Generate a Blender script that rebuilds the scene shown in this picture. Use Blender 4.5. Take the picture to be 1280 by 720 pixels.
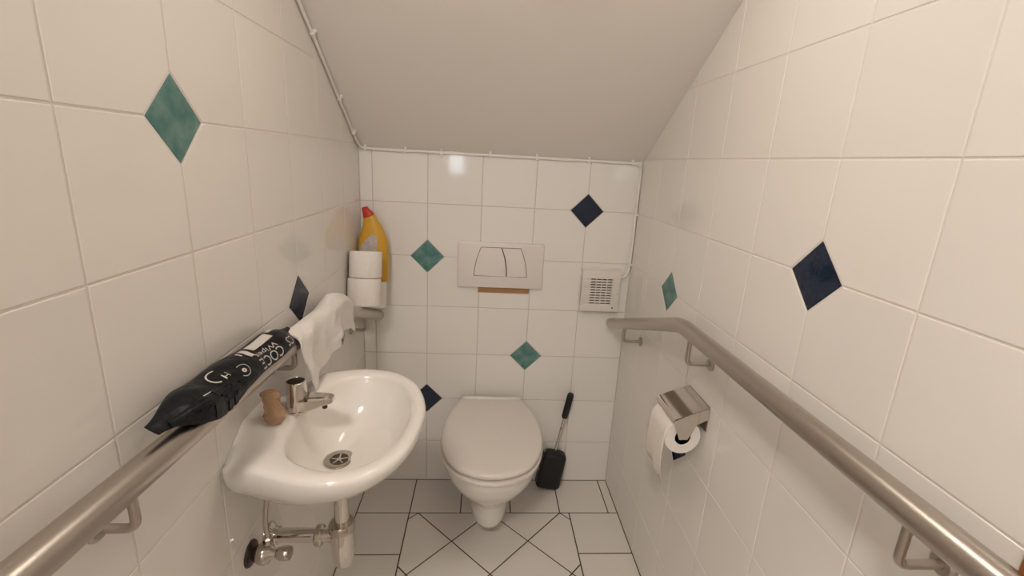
import bpy, bmesh, math, random
from mathutils import Vector, Matrix, noise
random.seed(7)
for o in list(bpy.data.objects): bpy.data.objects.remove(o)
scene = bpy.context.scene
COL = scene.collection
PI = math.pi

# ------------------------------------------------------------------ camera
F_PX = 575.11
cam_d = bpy.data.cameras.new('camera'); cam = bpy.data.objects.new('camera', cam_d); COL.objects.link(cam)
cam_d.sensor_width = 36.0; cam_d.lens = F_PX / 1280 * 36.0; cam_d.clip_start = 0.01
cam_d.shift_x = -(644.895 - 640) / 1280; cam_d.shift_y = (352.545 - 360) / 1280
yaw, pitch, roll = 0.07446, -0.25531, 0.05516
fw = Vector((math.sin(yaw)*math.cos(pitch), math.cos(yaw)*math.cos(pitch), math.sin(pitch)))
rt = fw.cross(Vector((0, 0, 1))).normalized(); up = rt.cross(fw)
rt2 = math.cos(roll)*rt + math.sin(roll)*up; up2 = -math.sin(roll)*rt + math.cos(roll)*up
m = Matrix((rt2, up2, -fw)).transposed().to_4x4(); m.translation = Vector((0.47975, -1.74058, 1.35953))
cam.matrix_world = m
scene.camera = cam

# ------------------------------------------------------------------ world, exposure
w = bpy.data.worlds.new('world'); scene.world = w; w.use_nodes = True
w.node_tree.nodes['Background'].inputs[0].default_value = (0.75, 0.85, 1.0, 1)
w.node_tree.nodes['Background'].inputs[1].default_value = 0.4
vs = scene.view_settings
vs.view_transform = 'Standard'; vs.look = 'None'; vs.gamma = 1.0; vs.use_curve_mapping = False
vs.exposure = 0.02
LAMP_STRENGTH = 12.0
LAMP_COLOR = (1.0, 0.90, 0.79)
HALL_FILL = 75.0

# ------------------------------------------------------------------ room numbers (metres)
WL, WR = 0.0197, 1.0606        # tiled faces of the side walls
FY = -1.380                    # the doorway
def zceil(y): return 1.384 - 0.645*y
PITCH = 0.2; Z0 = -0.007

# ------------------------------------------------------------------ materials
MATS = {}
def nodes_of(name):
    mt = bpy.data.materials.new(name); mt.use_nodes = True; MATS[name] = mt
    nt = mt.node_tree; return mt, nt, nt.nodes['Principled BSDF']
def mat(name, col, rough=0.5, metal=0.0, coat=0.0, trans=0.0, ior=1.45, bump=None, var=0.0, mottle=None, sss=0.0, emis=None, alpha=1.0, aniso=0.0):
    mt, nt, b = nodes_of(name)
    N = nt.nodes; L = nt.links
    b.inputs['Base Color'].default_value = (*col, 1); b.inputs['Roughness'].default_value = rough
    b.inputs['Metallic'].default_value = metal; b.inputs['Coat Weight'].default_value = coat; b.inputs['Coat Roughness'].default_value = 0.08
    b.inputs['Transmission Weight'].default_value = trans; b.inputs['IOR'].default_value = ior
    b.inputs['Alpha'].default_value = alpha
    if aniso: b.inputs['Anisotropic'].default_value = aniso
    if sss:
        b.inputs['Subsurface Weight'].default_value = sss; b.inputs['Subsurface Radius'].default_value = (0.01, 0.008, 0.006)
    if emis:
        b.inputs['Emission Color'].default_value = (*emis[0], 1); b.inputs['Emission Strength'].default_value = emis[1]
    tc = N.new('ShaderNodeTexCoord')
    src = None
    if mottle:                                     # (scale, second colour, low, high)
        nz = N.new('ShaderNodeTexNoise'); nz.inputs['Scale'].default_value = mottle[0]; nz.inputs['Detail'].default_value = 6
        L.new(tc.outputs['Object'], nz.inputs['Vector'])
        r = N.new('ShaderNodeValToRGB'); r.color_ramp.elements[0].position = mottle[2]; r.color_ramp.elements[1].position = mottle[3]
        r.color_ramp.elements[0].color = (*col, 1); r.color_ramp.elements[1].color = (*mottle[1], 1)
        L.new(nz.outputs['Fac'], r.inputs['Fac']); src = r.outputs['Color']
    if var:
        oi = N.new('ShaderNodeObjectInfo'); mr = N.new('ShaderNodeMapRange')
        mr.inputs['To Min'].default_value = 1 - var; mr.inputs['To Max'].default_value = 1.0
        L.new(oi.outputs['Random'], mr.inputs['Value'])
        hs = N.new('ShaderNodeHueSaturation')
        if src: L.new(src, hs.inputs['Color'])
        else: hs.inputs['Color'].default_value = (*col, 1)
        L.new(mr.outputs['Result'], hs.inputs['Value']); src = hs.outputs['Color']
    if src: L.new(src, b.inputs['Base Color'])
    if bump:                                       # (scale, strength, detail)
        nz = N.new('ShaderNodeTexNoise'); nz.inputs['Scale'].default_value = bump[0]; nz.inputs['Detail'].default_value = bump[2]
        geo = N.new('ShaderNodeNewGeometry'); L.new(geo.outputs['Position'], nz.inputs['Vector'])
        bp = N.new('ShaderNodeBump'); bp.inputs['Strength'].default_value = bump[1]; bp.inputs['Distance'].default_value = 0.01
        L.new(nz.outputs['Fac'], bp.inputs['Height']); L.new(bp.outputs['Normal'], b.inputs['Normal'])
        if coat: L.new(bp.outputs['Normal'], b.inputs['Coat Normal'])
    return mt
mat('wall_tile', (0.88, 0.84, 0.79), 0.07, bump=(14, 0.02, 1), var=0.03)
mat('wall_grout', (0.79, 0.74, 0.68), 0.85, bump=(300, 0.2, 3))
mat('wall_grout_shaded', (0.64, 0.58, 0.52), 0.85, bump=(300, 0.2, 3))  # same grout as the side walls, darker: dimmer light put into the colour
mat('floor_tile', (0.80, 0.75, 0.69), 0.22, bump=(18, 0.03, 2), var=0.05)
mat('floor_grout', (0.085, 0.05, 0.032), 0.9, bump=(300, 0.2, 3))
mat('teal_tile', (0.055, 0.175, 0.170), 0.12, mottle=(28, (0.17, 0.31, 0.275), 0.35, 0.68), bump=(40, 0.12, 3))
mat('navy_tile', (0.004, 0.010, 0.030), 0.10, mottle=(30, (0.007, 0.018, 0.052), 0.3, 0.7), bump=(40, 0.06, 3))
mat('plaster', (0.91, 0.86, 0.805), 0.75, bump=(35, 0.06, 5))
mat('hall_paint', (0.86, 0.83, 0.79), 0.8, bump=(60, 0.05, 4))
mat('hall_floor', (0.50, 0.44, 0.37), 0.45)
mat('ceramic', (0.83, 0.785, 0.73), 0.10, coat=0.3)
mat('seat_plastic', (0.80, 0.74, 0.68), 0.24)
mat('white_plastic', (0.82, 0.765, 0.71), 0.32)
mat('cable_white', (0.90, 0.85, 0.80), 0.45)
mat('dark_gap', (0.06, 0.045, 0.035), 0.7)
mat('brown_dark', (0.20, 0.11, 0.085), 0.8)
mat('steel', (0.50, 0.455, 0.41), 0.30, metal=1.0, bump=(900, 0.03, 2))
mat('chrome', (0.66, 0.62, 0.58), 0.09, metal=1.0)
mat('chrome_worn', (0.52, 0.475, 0.43), 0.20, metal=1.0, bump=(60, 0.05, 3))
mat('dark_metal', (0.05, 0.04, 0.035), 0.35, metal=0.6)
mat('paper', (0.88, 0.82, 0.755), 0.95, bump=(160, 0.25, 4))
mat('cardboard', (0.30, 0.20, 0.13), 0.9)
mat('towel', (0.92, 0.87, 0.82), 0.98, bump=(420, 0.45, 4))
mat('print_grey', (0.25, 0.22, 0.20), 0.8)
mat('black_film', (0.005, 0.006, 0.008), 0.38, ior=1.32, bump=(45, 0.30, 3))
mat('mark_white', (0.62, 0.58, 0.53), 0.5)
mat('black_plastic', (0.007, 0.008, 0.010), 0.45)
mat('yellow_plastic', (0.68, 0.37, 0.035), 0.33)
mat('yellow_light', (0.85, 0.60, 0.22), 0.4)
mat('red_plastic', (0.55, 0.03, 0.02), 0.35)
mat('label_white', (0.62, 0.55, 0.50), 0.5, mottle=(90, (0.50, 0.44, 0.42), 0.4, 0.6))
mat('amber', (0.68, 0.44, 0.27), 0.18, trans=0.45, ior=1.35, bump=(70, 0.5, 4))
mat('wood', (0.40, 0.16, 0.055), 0.45, mottle=(9, (0.30, 0.11, 0.035), 0.35, 0.7))
mat('orange_board', (0.42, 0.22, 0.10), 0.7)
mat('opal', (0.9, 0.88, 0.84), 0.35, emis=(LAMP_COLOR, LAMP_STRENGTH))
mat('opal_hall_fill', (0.9, 0.88, 0.84), 0.35, emis=((1.0, 0.925, 0.845), HALL_FILL))
mat('day_glass', (0.8, 0.85, 0.9), 0.1, emis=((0.80, 0.90, 1.0), 11.0))

# ------------------------------------------------------------------ mesh helpers
def base_of(o):
    v = Vector((0, 0, 0))
    while o: v = v + o.location; o = o.parent
    return v
def link(name, me, material, parent=None, smooth=None):
    if material: me.materials.clear(); me.materials.append(MATS[material])
    if smooth is not None:
        for p in me.polygons: p.use_smooth = True
        me.set_sharp_from_angle(angle=math.radians(smooth))
    o = bpy.data.objects.new(name, me); COL.objects.link(o)
    if parent: o.parent = parent
    return o
def mesh(name, verts, faces, material, parent=None, smooth=None, recalc=True):
    b = base_of(parent) if parent else Vector((0, 0, 0))
    me = bpy.data.meshes.new(name); me.from_pydata([Vector(v) - b for v in verts], [], faces)
    if recalc:
        bm = bmesh.new(); bm.from_mesh(me); bmesh.ops.recalc_face_normals(bm, faces=bm.faces); bm.to_mesh(me); bm.free()
    me.update()
    return link(name, me, material, parent, smooth)
class MB:
    """collects shapes for one mesh"""
    def __init__(s): s.v = []; s.f = []
    def add(s, v, f):
        n = len(s.v); s.v += [Vector(x) for x in v]; s.f += [[i + n for i in q] for q in f]; return s
    def loft(s, rings, cap0=True, cap1=True, closed=True):
        n = len(rings[0]); v = [p for r in rings for p in r]; f = []
        for k in range(len(rings) - 1):
            for i in range(n if closed else n - 1):
                j = (i + 1) % n; f.append([k*n+i, k*n+j, (k+1)*n+j, (k+1)*n+i])
        if cap0: f.append(list(range(n))[::-1])
        if cap1: f.append([(len(rings)-1)*n + i for i in range(n)])
        return s.add(v, f)
    def box(s, a, b):
        x0, y0, z0 = a; x1, y1, z1 = b
        return s.loft([[(x0,y0,z0),(x1,y0,z0),(x1,y1,z0),(x0,y1,z0)], [(x0,y0,z1),(x1,y0,z1),(x1,y1,z1),(x0,y1,z1)]])
    def lathe(s, prof, org, axis=(0, 0, 1), n=32, sx=1.0, sy=1.0):
        ax = Vector(axis).normalized(); a = ax.orthogonal().normalized()
        if abs(ax.z) > 0.99: a = Vector((1, 0, 0))
        b = ax.cross(a); org = Vector(org); rings = []
        for r, h in prof:
            r = max(r, 1e-5)
            rings.append([org + ax*h + a*(r*sx*math.cos(2*PI*i/n)) + b*(r*sy*math.sin(2*PI*i/n)) for i in range(n)])
        return s.loft(rings)
    def tube(s, path, r, n=16, cap=True):
        path = [Vector(p) for p in path]; rings = []; ref = None
        for i, p in enumerate(path):
            t = (path[min(i+1, len(path)-1)] - path[max(i-1, 0)]).normalized()
            if ref is None: ref = t.orthogonal().normalized()
            a = (ref - t*ref.dot(t)).normalized(); ref = a; b = t.cross(a)
            rr = r(i/(len(path)-1)) if callable(r) else r
            rings.append([p + a*(rr*math.cos(2*PI*k/n)) + b*(rr*math.sin(2*PI*k/n)) for k in range(n)])
        return s.loft(rings, cap, cap)
    def prism(s, poly, fn, h0, h1, bev=0.0):
        """convex/any polygon (2d) -> fn(u,v,h); with optional bevel of the h1 side"""
        rings = [[fn(u, v, h0) for u, v in poly]]
        if bev:
            ins = inset(poly, bev)
            mid = inset(poly, bev*0.3)
            rings += [[fn(u, v, h1 - bev) for u, v in poly], [fn(u, v, h1 - bev*0.3) for u, v in mid], [fn(u, v, h1) for u, v in ins]]
        else: rings.append([fn(u, v, h1) for u, v in poly])
        return s.loft(rings)
    def build(s, name, material, parent=None, smooth=None): return mesh(name, s.v, s.f, material, parent, smooth)
def area(p): return 0.5*sum(p[i][0]*p[(i+1) % len(p)][1] - p[(i+1) % len(p)][0]*p[i][1] for i in range(len(p)))
def inset(poly, d):
    """offset a polygon (ccw) inwards"""
    n = len(poly); out = []
    for i in range(n):
        p0 = Vector(poly[i-1]); p1 = Vector(poly[i]); p2 = Vector(poly[(i+1) % n])
        e1 = (p1-p0).normalized(); e2 = (p2-p1).normalized()
        n1 = Vector((-e1.y, e1.x)); n2 = Vector((-e2.y, e2.x))
        k = 1 + n1.dot(n2)
        out.append(tuple(p1 + (n1+n2)*(d/max(k, 0.2))))
    return out
def clip(poly, a, b, c):
    """keep a*u+b*v<=c"""
    out = []
    for i in range(len(poly)):
        p = poly[i]; q = poly[(i+1) % len(poly)]
        dp = a*p[0]+b*p[1]-c; dq = a*q[0]+b*q[1]-c
        if dp <= 0: out.append(p)
        if (dp < 0 < dq) or (dq < 0 < dp):
            t = dp/(dp-dq); out.append((p[0]+t*(q[0]-p[0]), p[1]+t*(q[1]-p[1])))
    res = []
    for p in out:
        if not res or (abs(p[0]-res[-1][0]) + abs(p[1]-res[-1][1])) > 1e-6: res.append(p)
    if len(res) > 1 and abs(res[0][0]-res[-1][0]) + abs(res[0][1]-res[-1][1]) < 1e-6: res.pop()
    return res
def bezier_path(pts, n=8):
    """catmull-rom through points"""
    P = [Vector(p) for p in pts]; out = []
    for i in range(len(P)-1):
        p0 = P[max(i-1, 0)]; p1 = P[i]; p2 = P[i+1]; p3 = P[min(i+2, len(P)-1)]
        for k in range(n):
            t = k/n
            out.append(0.5*((2*p1) + (p2-p0)*t + (2*p0-5*p1+4*p2-p3)*t*t + (3*p1-p0-3*p2+p3)*t**3))
    out.append(P[-1]); return out
def round_path(pts, r, n=8):
    """polyline with rounded corners"""
    P = [Vector(p) for p in pts]; out = [P[0]]
    for i in range(1, len(P)-1):
        a = (P[i-1]-P[i]).normalized(); b = (P[i+1]-P[i]).normalized()
        s = P[i] + a*r; e = P[i] + b*r
        for k in range(n+1):
            t = k/n; out.append(s*(1-t)**2 + P[i]*2*t*(1-t) + e*t*t)
    out.append(P[-1]); return out
def lerp(a, b, t): return a + (b-a)*t
def clamp(x): return max(0.0, min(1.0, x))
def smooth01(x): x = clamp(x); return x*x*(3-2*x)

def thing(name, label, cat, loc=(0, 0, 0), group=None):
    o = bpy.data.objects.new(name, None); COL.objects.link(o); o.location = loc; o.empty_display_size = 0.05
    return tag(o, label, cat, group)
def tag(o, label, cat, group=None):
    o['label'] = label; o['category'] = cat
    if group: o['group'] = group
    return o
def struct(o, label=None, cat=None):
    o['kind'] = 'structure'
    if label: o['label'] = label
    if cat: o['category'] = cat
    return o

# ------------------------------------------------------------------ the room shell
GR = 0.0011                                         # joint recess
def yz_prism(name, poly, x0, x1, material):
    return MB().prism(poly, lambda u, v, h: (h, u, v), x0, x1).build(name, material)
side_poly = [(0.09, -0.1), (0.09, zceil(0.09)), (FY, zceil(FY)), (FY, -0.1)]
wall_left = struct(yz_prism('wall_left', side_poly, WL-0.10, WL-GR, 'wall_grout'), 'white tiled side wall carrying the washbasin and a handrail', 'wall')
wall_right = struct(yz_prism('wall_right', side_poly, WR+GR, WR+0.10, 'wall_grout'), 'white tiled side wall carrying the toilet paper holder and a handrail', 'wall')
wall_back = struct(MB().box((WL-GR, GR, -0.1), (WR+GR, 0.09, 1.43)).build('wall_back', 'wall_grout_shaded'), 'white tiled end wall behind the toilet', 'wall')
floor = struct(MB().box((WL-GR, FY-0.14, -0.1), (WR+GR, GR, -GR)).build('floor', 'floor_grout'), 'pale tiled floor with dark joints and a diagonal field', 'floor')
ceil_poly = [(0.09, zceil(0.09)), (FY-0.14, zceil(FY-0.14)), (FY-0.14, zceil(FY-0.14)+0.12), (0.09, zceil(0.09)+0.12)]
ceiling = struct(yz_prism('ceiling', ceil_poly, WL-0.10, WR+0.10, 'plaster'), 'sloping plastered ceiling under the stairs', 'ceiling')

# ------------------------------------------------------------------ tiles
JOINT = 0.0028
def tile_mesh(name, poly, material, bev=0.0016, thick=0.005):
    """poly already inset; local frame, top at w=0"""
    me = bpy.data.meshes.new(name); mb = MB()
    p1 = inset(poly, bev*0.35); p2 = inset(poly, bev)
    mb.loft([[(u, v, -thick) for u, v in poly], [(u, v, -bev*0.55) for u, v in poly],
             [(u, v, -bev*0.15) for u, v in p1], [(u, v, 0) for u, v in p2]], cap0=False)
    me.from_pydata(mb.v, [], mb.f); me.update()
    me.materials.append(MATS[material])
    return me
FRAMES = {
    'back': (Matrix(((1,0,0),(0,0,-1),(0,1,0))).to_4x4(), lambda u, v: Vector((u, 0, v))),
    'left': (Matrix(((0,0,1),(1,0,0),(0,1,0))).to_4x4(), lambda u, v: Vector((WL, u, v))),
    'right': (Matrix(((0,0,-1),(-1,0,0),(0,1,0))).to_4x4(), lambda u, v: Vector((WR, -u, v))),
    'floor': (Matrix.Identity(4), lambda u, v: Vector((u, v, 0))),
}
SHARED = {}
def place_tile(side, poly, parent, material, name='tile', wob=0.0012):
    joint = 0.0044 if side == 'floor' else JOINT
    """poly in wall (u,v), ccw, joint not yet removed"""
    if len(poly) < 3 or area(poly) < 1.2e-4: return None
    R, fn = FRAMES[side]
    cu = sum(p[0] for p in poly)/len(poly); cv = sum(p[1] for p in poly)/len(poly)
    loc = [(p[0]-cu, p[1]-cv) for p in poly]
    ins = inset(loc, joint/2)
    if area(ins) < 5e-5: return None
    key = (material, tuple((round(a, 5), round(b, 5)) for a, b in ins))
    me = SHARED.get(key)
    if me is None: me = SHARED[key] = tile_mesh(name, ins, material)
    o = bpy.data.objects.new(name, me); COL.objects.link(o); o.parent = parent
    tilt = Matrix.Rotation(random.uniform(-wob, wob), 4, 'X') @ Matrix.Rotation(random.uniform(-wob, wob), 4, 'Y')
    o.matrix_local = Matrix.Translation(fn(cu, cv)) @ R @ tilt
    return o
DH = 0.0650                                         # half diagonal of the accent tiles
def tile_wall(side, parent, u0, u1, us, ztop, diamonds):
    """us: grid line u-values; diamonds: {(ucol,row): material}"""
    lines = [u0] + [u for u in us if u0+0.004 < u < u1-0.004] + [u1]
    for i in range(len(lines)-1):
        for k in range(0, 13):
            za = max(0.0, Z0 + PITCH*k); zb = Z0 + PITCH*(k+1)
            poly = [(lines[i], za), (lines[i+1], za), (lines[i+1], zb), (lines[i], zb)]
            for a, b, c in ztop: poly = clip(poly, a, b, c)
            if len(poly) < 3: continue
            for (du, dv) in diamonds:
                for sa in (-1, 1):
                    for sb in (-1, 1):             # the tile that lies in quadrant (sa,sb) of the accent tile
                        mu = (lines[i]+lines[i+1])/2; mv = (za+zb)/2
                        if (mu-du)*sa > 0 and (mv-dv)*sb > 0 and abs(mu-du) < 0.15 and abs(mv-dv) < 0.15:
                            poly = clip(poly, -sa, -sb, -(sa*du + sb*dv + DH))
            place_tile(side, poly, parent, 'wall_tile')
    for (du, dv), mt in diamonds.items():
        o = place_tile(side, [(du-DH, dv), (du, dv-DH), (du+DH, dv), (du, dv+DH)], parent, mt, 'diamond_tile', 0.003)
        o['label'] = ('navy blue' if mt == 'navy_tile' else 'mottled teal') + ' diamond accent tile'
def row(k): return Z0 + PITCH*k
bcol = lambda i: 0.0659 + PITCH*i
tile_wall('back', wall_back, WL, WR, [bcol(i) for i in range(6)], [(0, 1, 1.384)],
          {(bcol(1), row(5)): 'teal_tile', (bcol(4), row(6)): 'navy_tile', (bcol(3), row(3)): 'teal_tile', (bcol(1), row(2)): 'navy_tile'})
lcol = lambda i: -1.1937 + PITCH*i
tile_wall('left', wall_left, FY, 0.0, [lcol(i) for i in range(7)], [(0.645, 1, 1.384)],
          {(lcol(1), row(7)): 'teal_tile', (lcol(3), row(5)): 'navy_tile'})
rcol = lambda i: 1.190 - PITCH*i                    # u = -y
tile_wall('right', wall_right, 0.0, -FY, [rcol(i) for i in range(7)][::-1], [(-0.645, 1, 1.384)],
          {(rcol(1), row(6)): 'navy_tile', (rcol(4), row(5)): 'teal_tile', (rcol(3), row(3)): 'navy_tile'})
# floor: one straight row at the back, straight side columns, a diagonal field between them
YB = -0.1965; XA, XB = 0.2240, 0.8610
xs = [WL, 0.2250, 0.4245, 0.6240, 0.8235, 1.0230, WR]
for a, b in zip(xs, xs[1:]): place_tile('floor', [(a, YB), (b, YB), (b, 0), (a, 0)], floor, 'floor_tile', 'floor_tile')
y = YB
while y > FY-0.13:
    y2 = max(y-0.1990, FY-0.14)
    for a, b in ((WL, XA), (XB, WR)): place_tile('floor', [(a, y2), (b, y2), (b, y), (a, y)], floor, 'floor_tile', 'floor_tile')
    y = y2
HD = 0.1411
for j in range(-1, 12):
    for i in range(-4, 5):
        if (i + j) % 2 == 0: continue
        cx, cy = 0.5410 + HD*i, YB - HD*j
        p = [(cx-HD, cy), (cx, cy-HD), (cx+HD, cy), (cx, cy+HD)]
        p = clip(clip(clip(clip(p, -1, 0, -XA), 1, 0, XB), 0, 1, YB), 0, -1, -(FY-0.14))
        place_tile('floor', p, floor, 'floor_tile', 'floor_tile')

# ------------------------------------------------------------------ doorway and the hall behind the camera
def jamb(x0, x1): return MB().box((x0, FY-0.14, 0), (x1, FY, 2.20))
door = struct(jamb(WR-0.003, WR+0.06).build('door_1', 'wood'), 'brown wooden door frame at the entrance', 'door frame')
jamb(WL-0.06, WL+0.003).build('door_post', 'wood', door)
MB().box((WL-0.06, FY-0.14, 2.20), (WR+0.06, FY, 2.26)).build('door_head', 'wood', door)
HY = -3.4; HX0, HX1, HZ = -0.9, 2.1, 2.45
struct(MB().box((HX0, FY-0.14, 0), (WL-0.06, FY, HZ)).box((WR+0.06, FY-0.14, 0), (HX1, FY, HZ)).box((WL-0.06, FY-0.14, 2.26), (WR+0.06, FY-0.02, HZ)).build('wall_front', 'hall_paint'), 'painted wall around the doorway', 'wall')
hall_back = struct(MB().box((HX0, HY-0.08, 0), (HX1, HY, HZ)).build('wall_hall_back', 'hall_paint'), 'painted wall at the far side of the hall', 'wall')
struct(MB().box((HX0-0.08, HY, 0), (HX0, FY, HZ)).build('wall_hall_left', 'hall_paint'), 'painted hall end wall on the washbasin side', 'wall')
struct(MB().box((HX1, HY, 0), (HX1+0.08, FY, HZ)).build('wall_hall_right', 'hall_paint'), 'painted hall end wall on the paper holder side', 'wall')
struct(MB().box((HX0, HY, -0.1), (HX1, FY-0.14, 0)).build('floor_hall', 'hall_floor'), 'brown hall floor outside the doorway', 'floor')
struct(MB().box((HX0, HY, HZ), (HX1, FY, HZ+0.08)).build('ceiling_hall', 'hall_paint'), 'painted hall ceiling', 'ceiling')
win = struct(MB().box((0.055, HY, 1.175), (0.255, HY+0.02, 1.205)).box((0.055, HY, 1.96), (0.255, HY+0.02, 1.99)).box((0.055, HY, 1.205), (0.085, HY+0.02, 1.96)).box((0.225, HY, 1.205), (0.255, HY+0.02, 1.96)).build('window_1', 'white_plastic'), 'narrow window in the hall letting in bluish daylight', 'window')
MB().box((0.085, HY+0.004, 1.205), (0.225, HY+0.008, 1.96)).build('pane', 'day_glass', win)

# ------------------------------------------------------------------ lamps
def lamp(name, label, org, axis, r, opal):
    t = thing(name, label, 'lamp', org)
    MB().lathe([(r*0.86, 0), (r*0.9, 0.012), (r*0.9, 0.022), (0, 0.022)], org, axis, 48).build('lamp_base', 'white_plastic', t, 35)
    prof = [(r, 0.022)] + [(r*math.cos(a), 0.022 + 0.055*math.sin(a)) for a in [k*PI/2/10 for k in range(11)]]
    MB().lathe(prof, org, axis, 48).build('lamp_shade', opal, t, 60)
    return t
ly = -0.86
cn = Vector((0, -0.645, -1)).normalized()
lamp('ceiling_lamp', 'round opal glass lamp on the sloping ceiling', (0.56, ly, zceil(ly)), cn, 0.13, 'opal')
lamp('ceiling_lamp', 'added unseen fill lamp with round opal glass on the hall ceiling', (0.12, -2.3, HZ), (0, 0, -1), 0.16, 'opal_hall_fill')  # unseen lamp, added to fill the room with light through the doorway

# ------------------------------------------------------------------ toilet
TX = 0.533
def dshape(prof, n=14):
    """prof: list of (y, halfwidth) from wall to front (last halfwidth 0) -> closed outline"""
    pts = bezier_path([Vector((hw, yy, 0)) for yy, hw in prof], n)
    right = [(p.x, p.y) for p in pts]
    return right + [(-x, yy) for x, yy in right[::-1][1:]]
def scl(out, s, c, grow=0.0): return [(c[0] + (x-c[0])*s, c[1] + (yy-c[1])*s) for x, yy in out]
def ring(out, z): return [Vector((TX + x, yy, z)) for x, yy in out]
def resample(out, n=96):
    P = [Vector(p) for p in out]; P.append(P[0]); d = [0]
    for i in range(len(P)-1): d.append(d[-1] + (P[i+1]-P[i]).length)
    res = []; k = 0
    for i in range(n):
        s = d[-1]*i/n
        while d[k+1] < s: k += 1
        t = (s-d[k])/max(d[k+1]-d[k], 1e-9); res.append(tuple(P[k].lerp(P[k+1], t)))
    return res
toilet = thing('toilet', 'white wall-hung toilet with closed lid', 'toilet', (TX, -0.25, 0.055))
LIDP = [(-0.040, 0.126), (-0.052, 0.131), (-0.085, 0.139), (-0.13, 0.156), (-0.20, 0.172), (-0.28, 0.1785), (-0.36, 0.172), (-0.43, 0.148), (-0.48, 0.112), (-0.508, 0.065), (-0.519, 0.028), (-0.521, 0.0)]
lid_out = resample(dshape(LIDP)); C0 = (0, -0.28)
rings = [ring(scl(lid_out, 0.965, C0), 0.4022), ring(scl(lid_out, 0.992, C0), 0.4032), ring(scl(lid_out, 1.0, C0), 0.4055), ring(scl(lid_out, 1.0, C0), 0.4125), ring(scl(lid_out, 0.992, C0), 0.4175), ring(scl(lid_out, 0.97, C0), 0.4205)]
for s, h in ((0.90, 0.4215), (0.75, 0.4235), (0.5, 0.4252), (0.25, 0.426), (0.02, 0.4262)): rings.append(ring(scl(lid_out, s, C0), h))
MB().loft(rings).build('lid', 'seat_plastic', toilet, 40)
seat_out = scl(lid_out, 1.012, C0)
MB().loft([ring(scl(seat_out, 0.97, C0), 0.3800), ring(scl(seat_out, 1.0, C0), 0.3830), ring(scl(seat_out, 1.003, C0), 0.3910), ring(scl(seat_out, 0.995, C0), 0.3945), ring(scl(seat_out, 0.955, C0), 0.3970)]).build('seat', 'seat_plastic', toilet, 40)
# lid hinge bar along the wall
hb = [Vector((TX - 0.116 + 0.232*k/12, -0.046 - 0.004*math.sin(PI*k/12), 0.4235)) for k in range(13)]
MB().tube(hb, lambda t: 0.0085 if 0.04 < t < 0.96 else 0.006, 12).build('hinge_bar', 'seat_plastic', toilet, 60)
def bowl_ring(z, wb, wm, ym, yf):
    pr = [(-0.0005, wb), (ym*0.35, lerp(wb, wm, 0.55)), (ym*0.7, lerp(wb, wm, 0.92)), (ym, wm)]
    for k in range(1, 7):
        a = k*PI/12; pr.append((ym + (yf-ym)*math.sin(a)**1.0, wm*math.cos(a)**0.92 if k < 6 else 0.0))
    return ring(resample(dshape(pr)), z)
bw = [bowl_ring(0.379, 0.125, 0.172, -0.28, -0.508), bowl_ring(0.368, 0.128, 0.174, -0.28, -0.511), bowl_ring(0.345, 0.128, 0.172, -0.28, -0.507), bowl_ring(0.31, 0.126, 0.162, -0.28, -0.492),
      bowl_ring(0.275, 0.122, 0.146, -0.275, -0.468), bowl_ring(0.24, 0.115, 0.124, -0.27, -0.437), bowl_ring(0.212, 0.105, 0.100, -0.26, -0.408), bowl_ring(0.19, 0.096, 0.084, -0.25, -0.388),
      bowl_ring(0.17, 0.09, 0.077, -0.24, -0.379), bowl_ring(0.13, 0.085, 0.074, -0.235, -0.373), bowl_ring(0.09, 0.08, 0.071, -0.23, -0.366), bowl_ring(0.072, 0.076, 0.066, -0.225, -0.355), bowl_ring(0.062, 0.066, 0.055, -0.215, -0.332)]
MB().loft(bw[::-1]).build('bowl', 'ceramic', toilet, 60)

# ------------------------------------------------------------------ flush plate, fan
plate = thing('flush_plate', 'white dual flush plate on the wall above the toilet', 'flush plate', (0.545, 0, 0.97))
XZ = lambda off: (lambda u, v, h: (u, -h, v))
fx = lambda u, v, h: (u, -h, v)
PL = [(0.382, 0.881), (0.711, 0.881), (0.711, 1.0585), (0.382, 1.0585)]
def rrect(x0, z0, x1, z1, r, n=5):
    out = []
    for cx, cz, a0 in ((x1-r, z0+r, -PI/2), (x1-r, z1-r, 0), (x0+r, z1-r, PI/2), (x0+r, z0+r, PI)):
        for k in range(n+1):
            a = a0 + k*PI/2/n; out.append((cx + r*math.cos(a), cz + r*math.sin(a)))
    return out
MB().prism(rrect(0.3815, 0.8810, 0.7115, 1.0585, 0.006), fx, 0.0, 0.016, 0.005).build('cover', 'white_plastic', plate, 30)
def curve_side(p, q, bulge, n=8): return [(lerp(p[0], q[0], k/n) + bulge*math.sin(PI*k/n), lerp(p[1], q[1], k/n)) for k in range(n+1)]
lb = curve_side((0.4700, 1.0395), (0.4450, 0.9290), -0.0050) + curve_side((0.5690, 0.9275), (0.5462, 1.0395), 0.0055)
rb = curve_side((0.5490, 1.0395), (0.5718, 0.9275), 0.0055) + curve_side((0.6480, 0.9290), (0.6205, 1.0395), 0.0055)
outl = curve_side((0.4700, 1.0395), (0.4450, 0.9290), -0.0050) + curve_side((0.6480, 0.9290), (0.6205, 1.0395), 0.0055)
MB().prism(inset(outl, -0.0016), fx, 0.012, 0.0163).build('button_gap_shade', 'dark_gap', plate)  # raised dark sheet, its colour paints the shade in the button gaps
MB().prism(inset(lb, 0.0003), fx, 0.012, 0.0185, 0.0018).build('flush_button', 'white_plastic', plate, 30)
MB().prism(inset(rb, 0.0003), fx, 0.012, 0.0185, 0.0018).build('flush_button', 'white_plastic', plate, 30)
MB().box((0.462, -0.004, 0.8585), (0.663, 0, 0.8812)).build('filler_strip', 'orange_board', plate)

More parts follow.
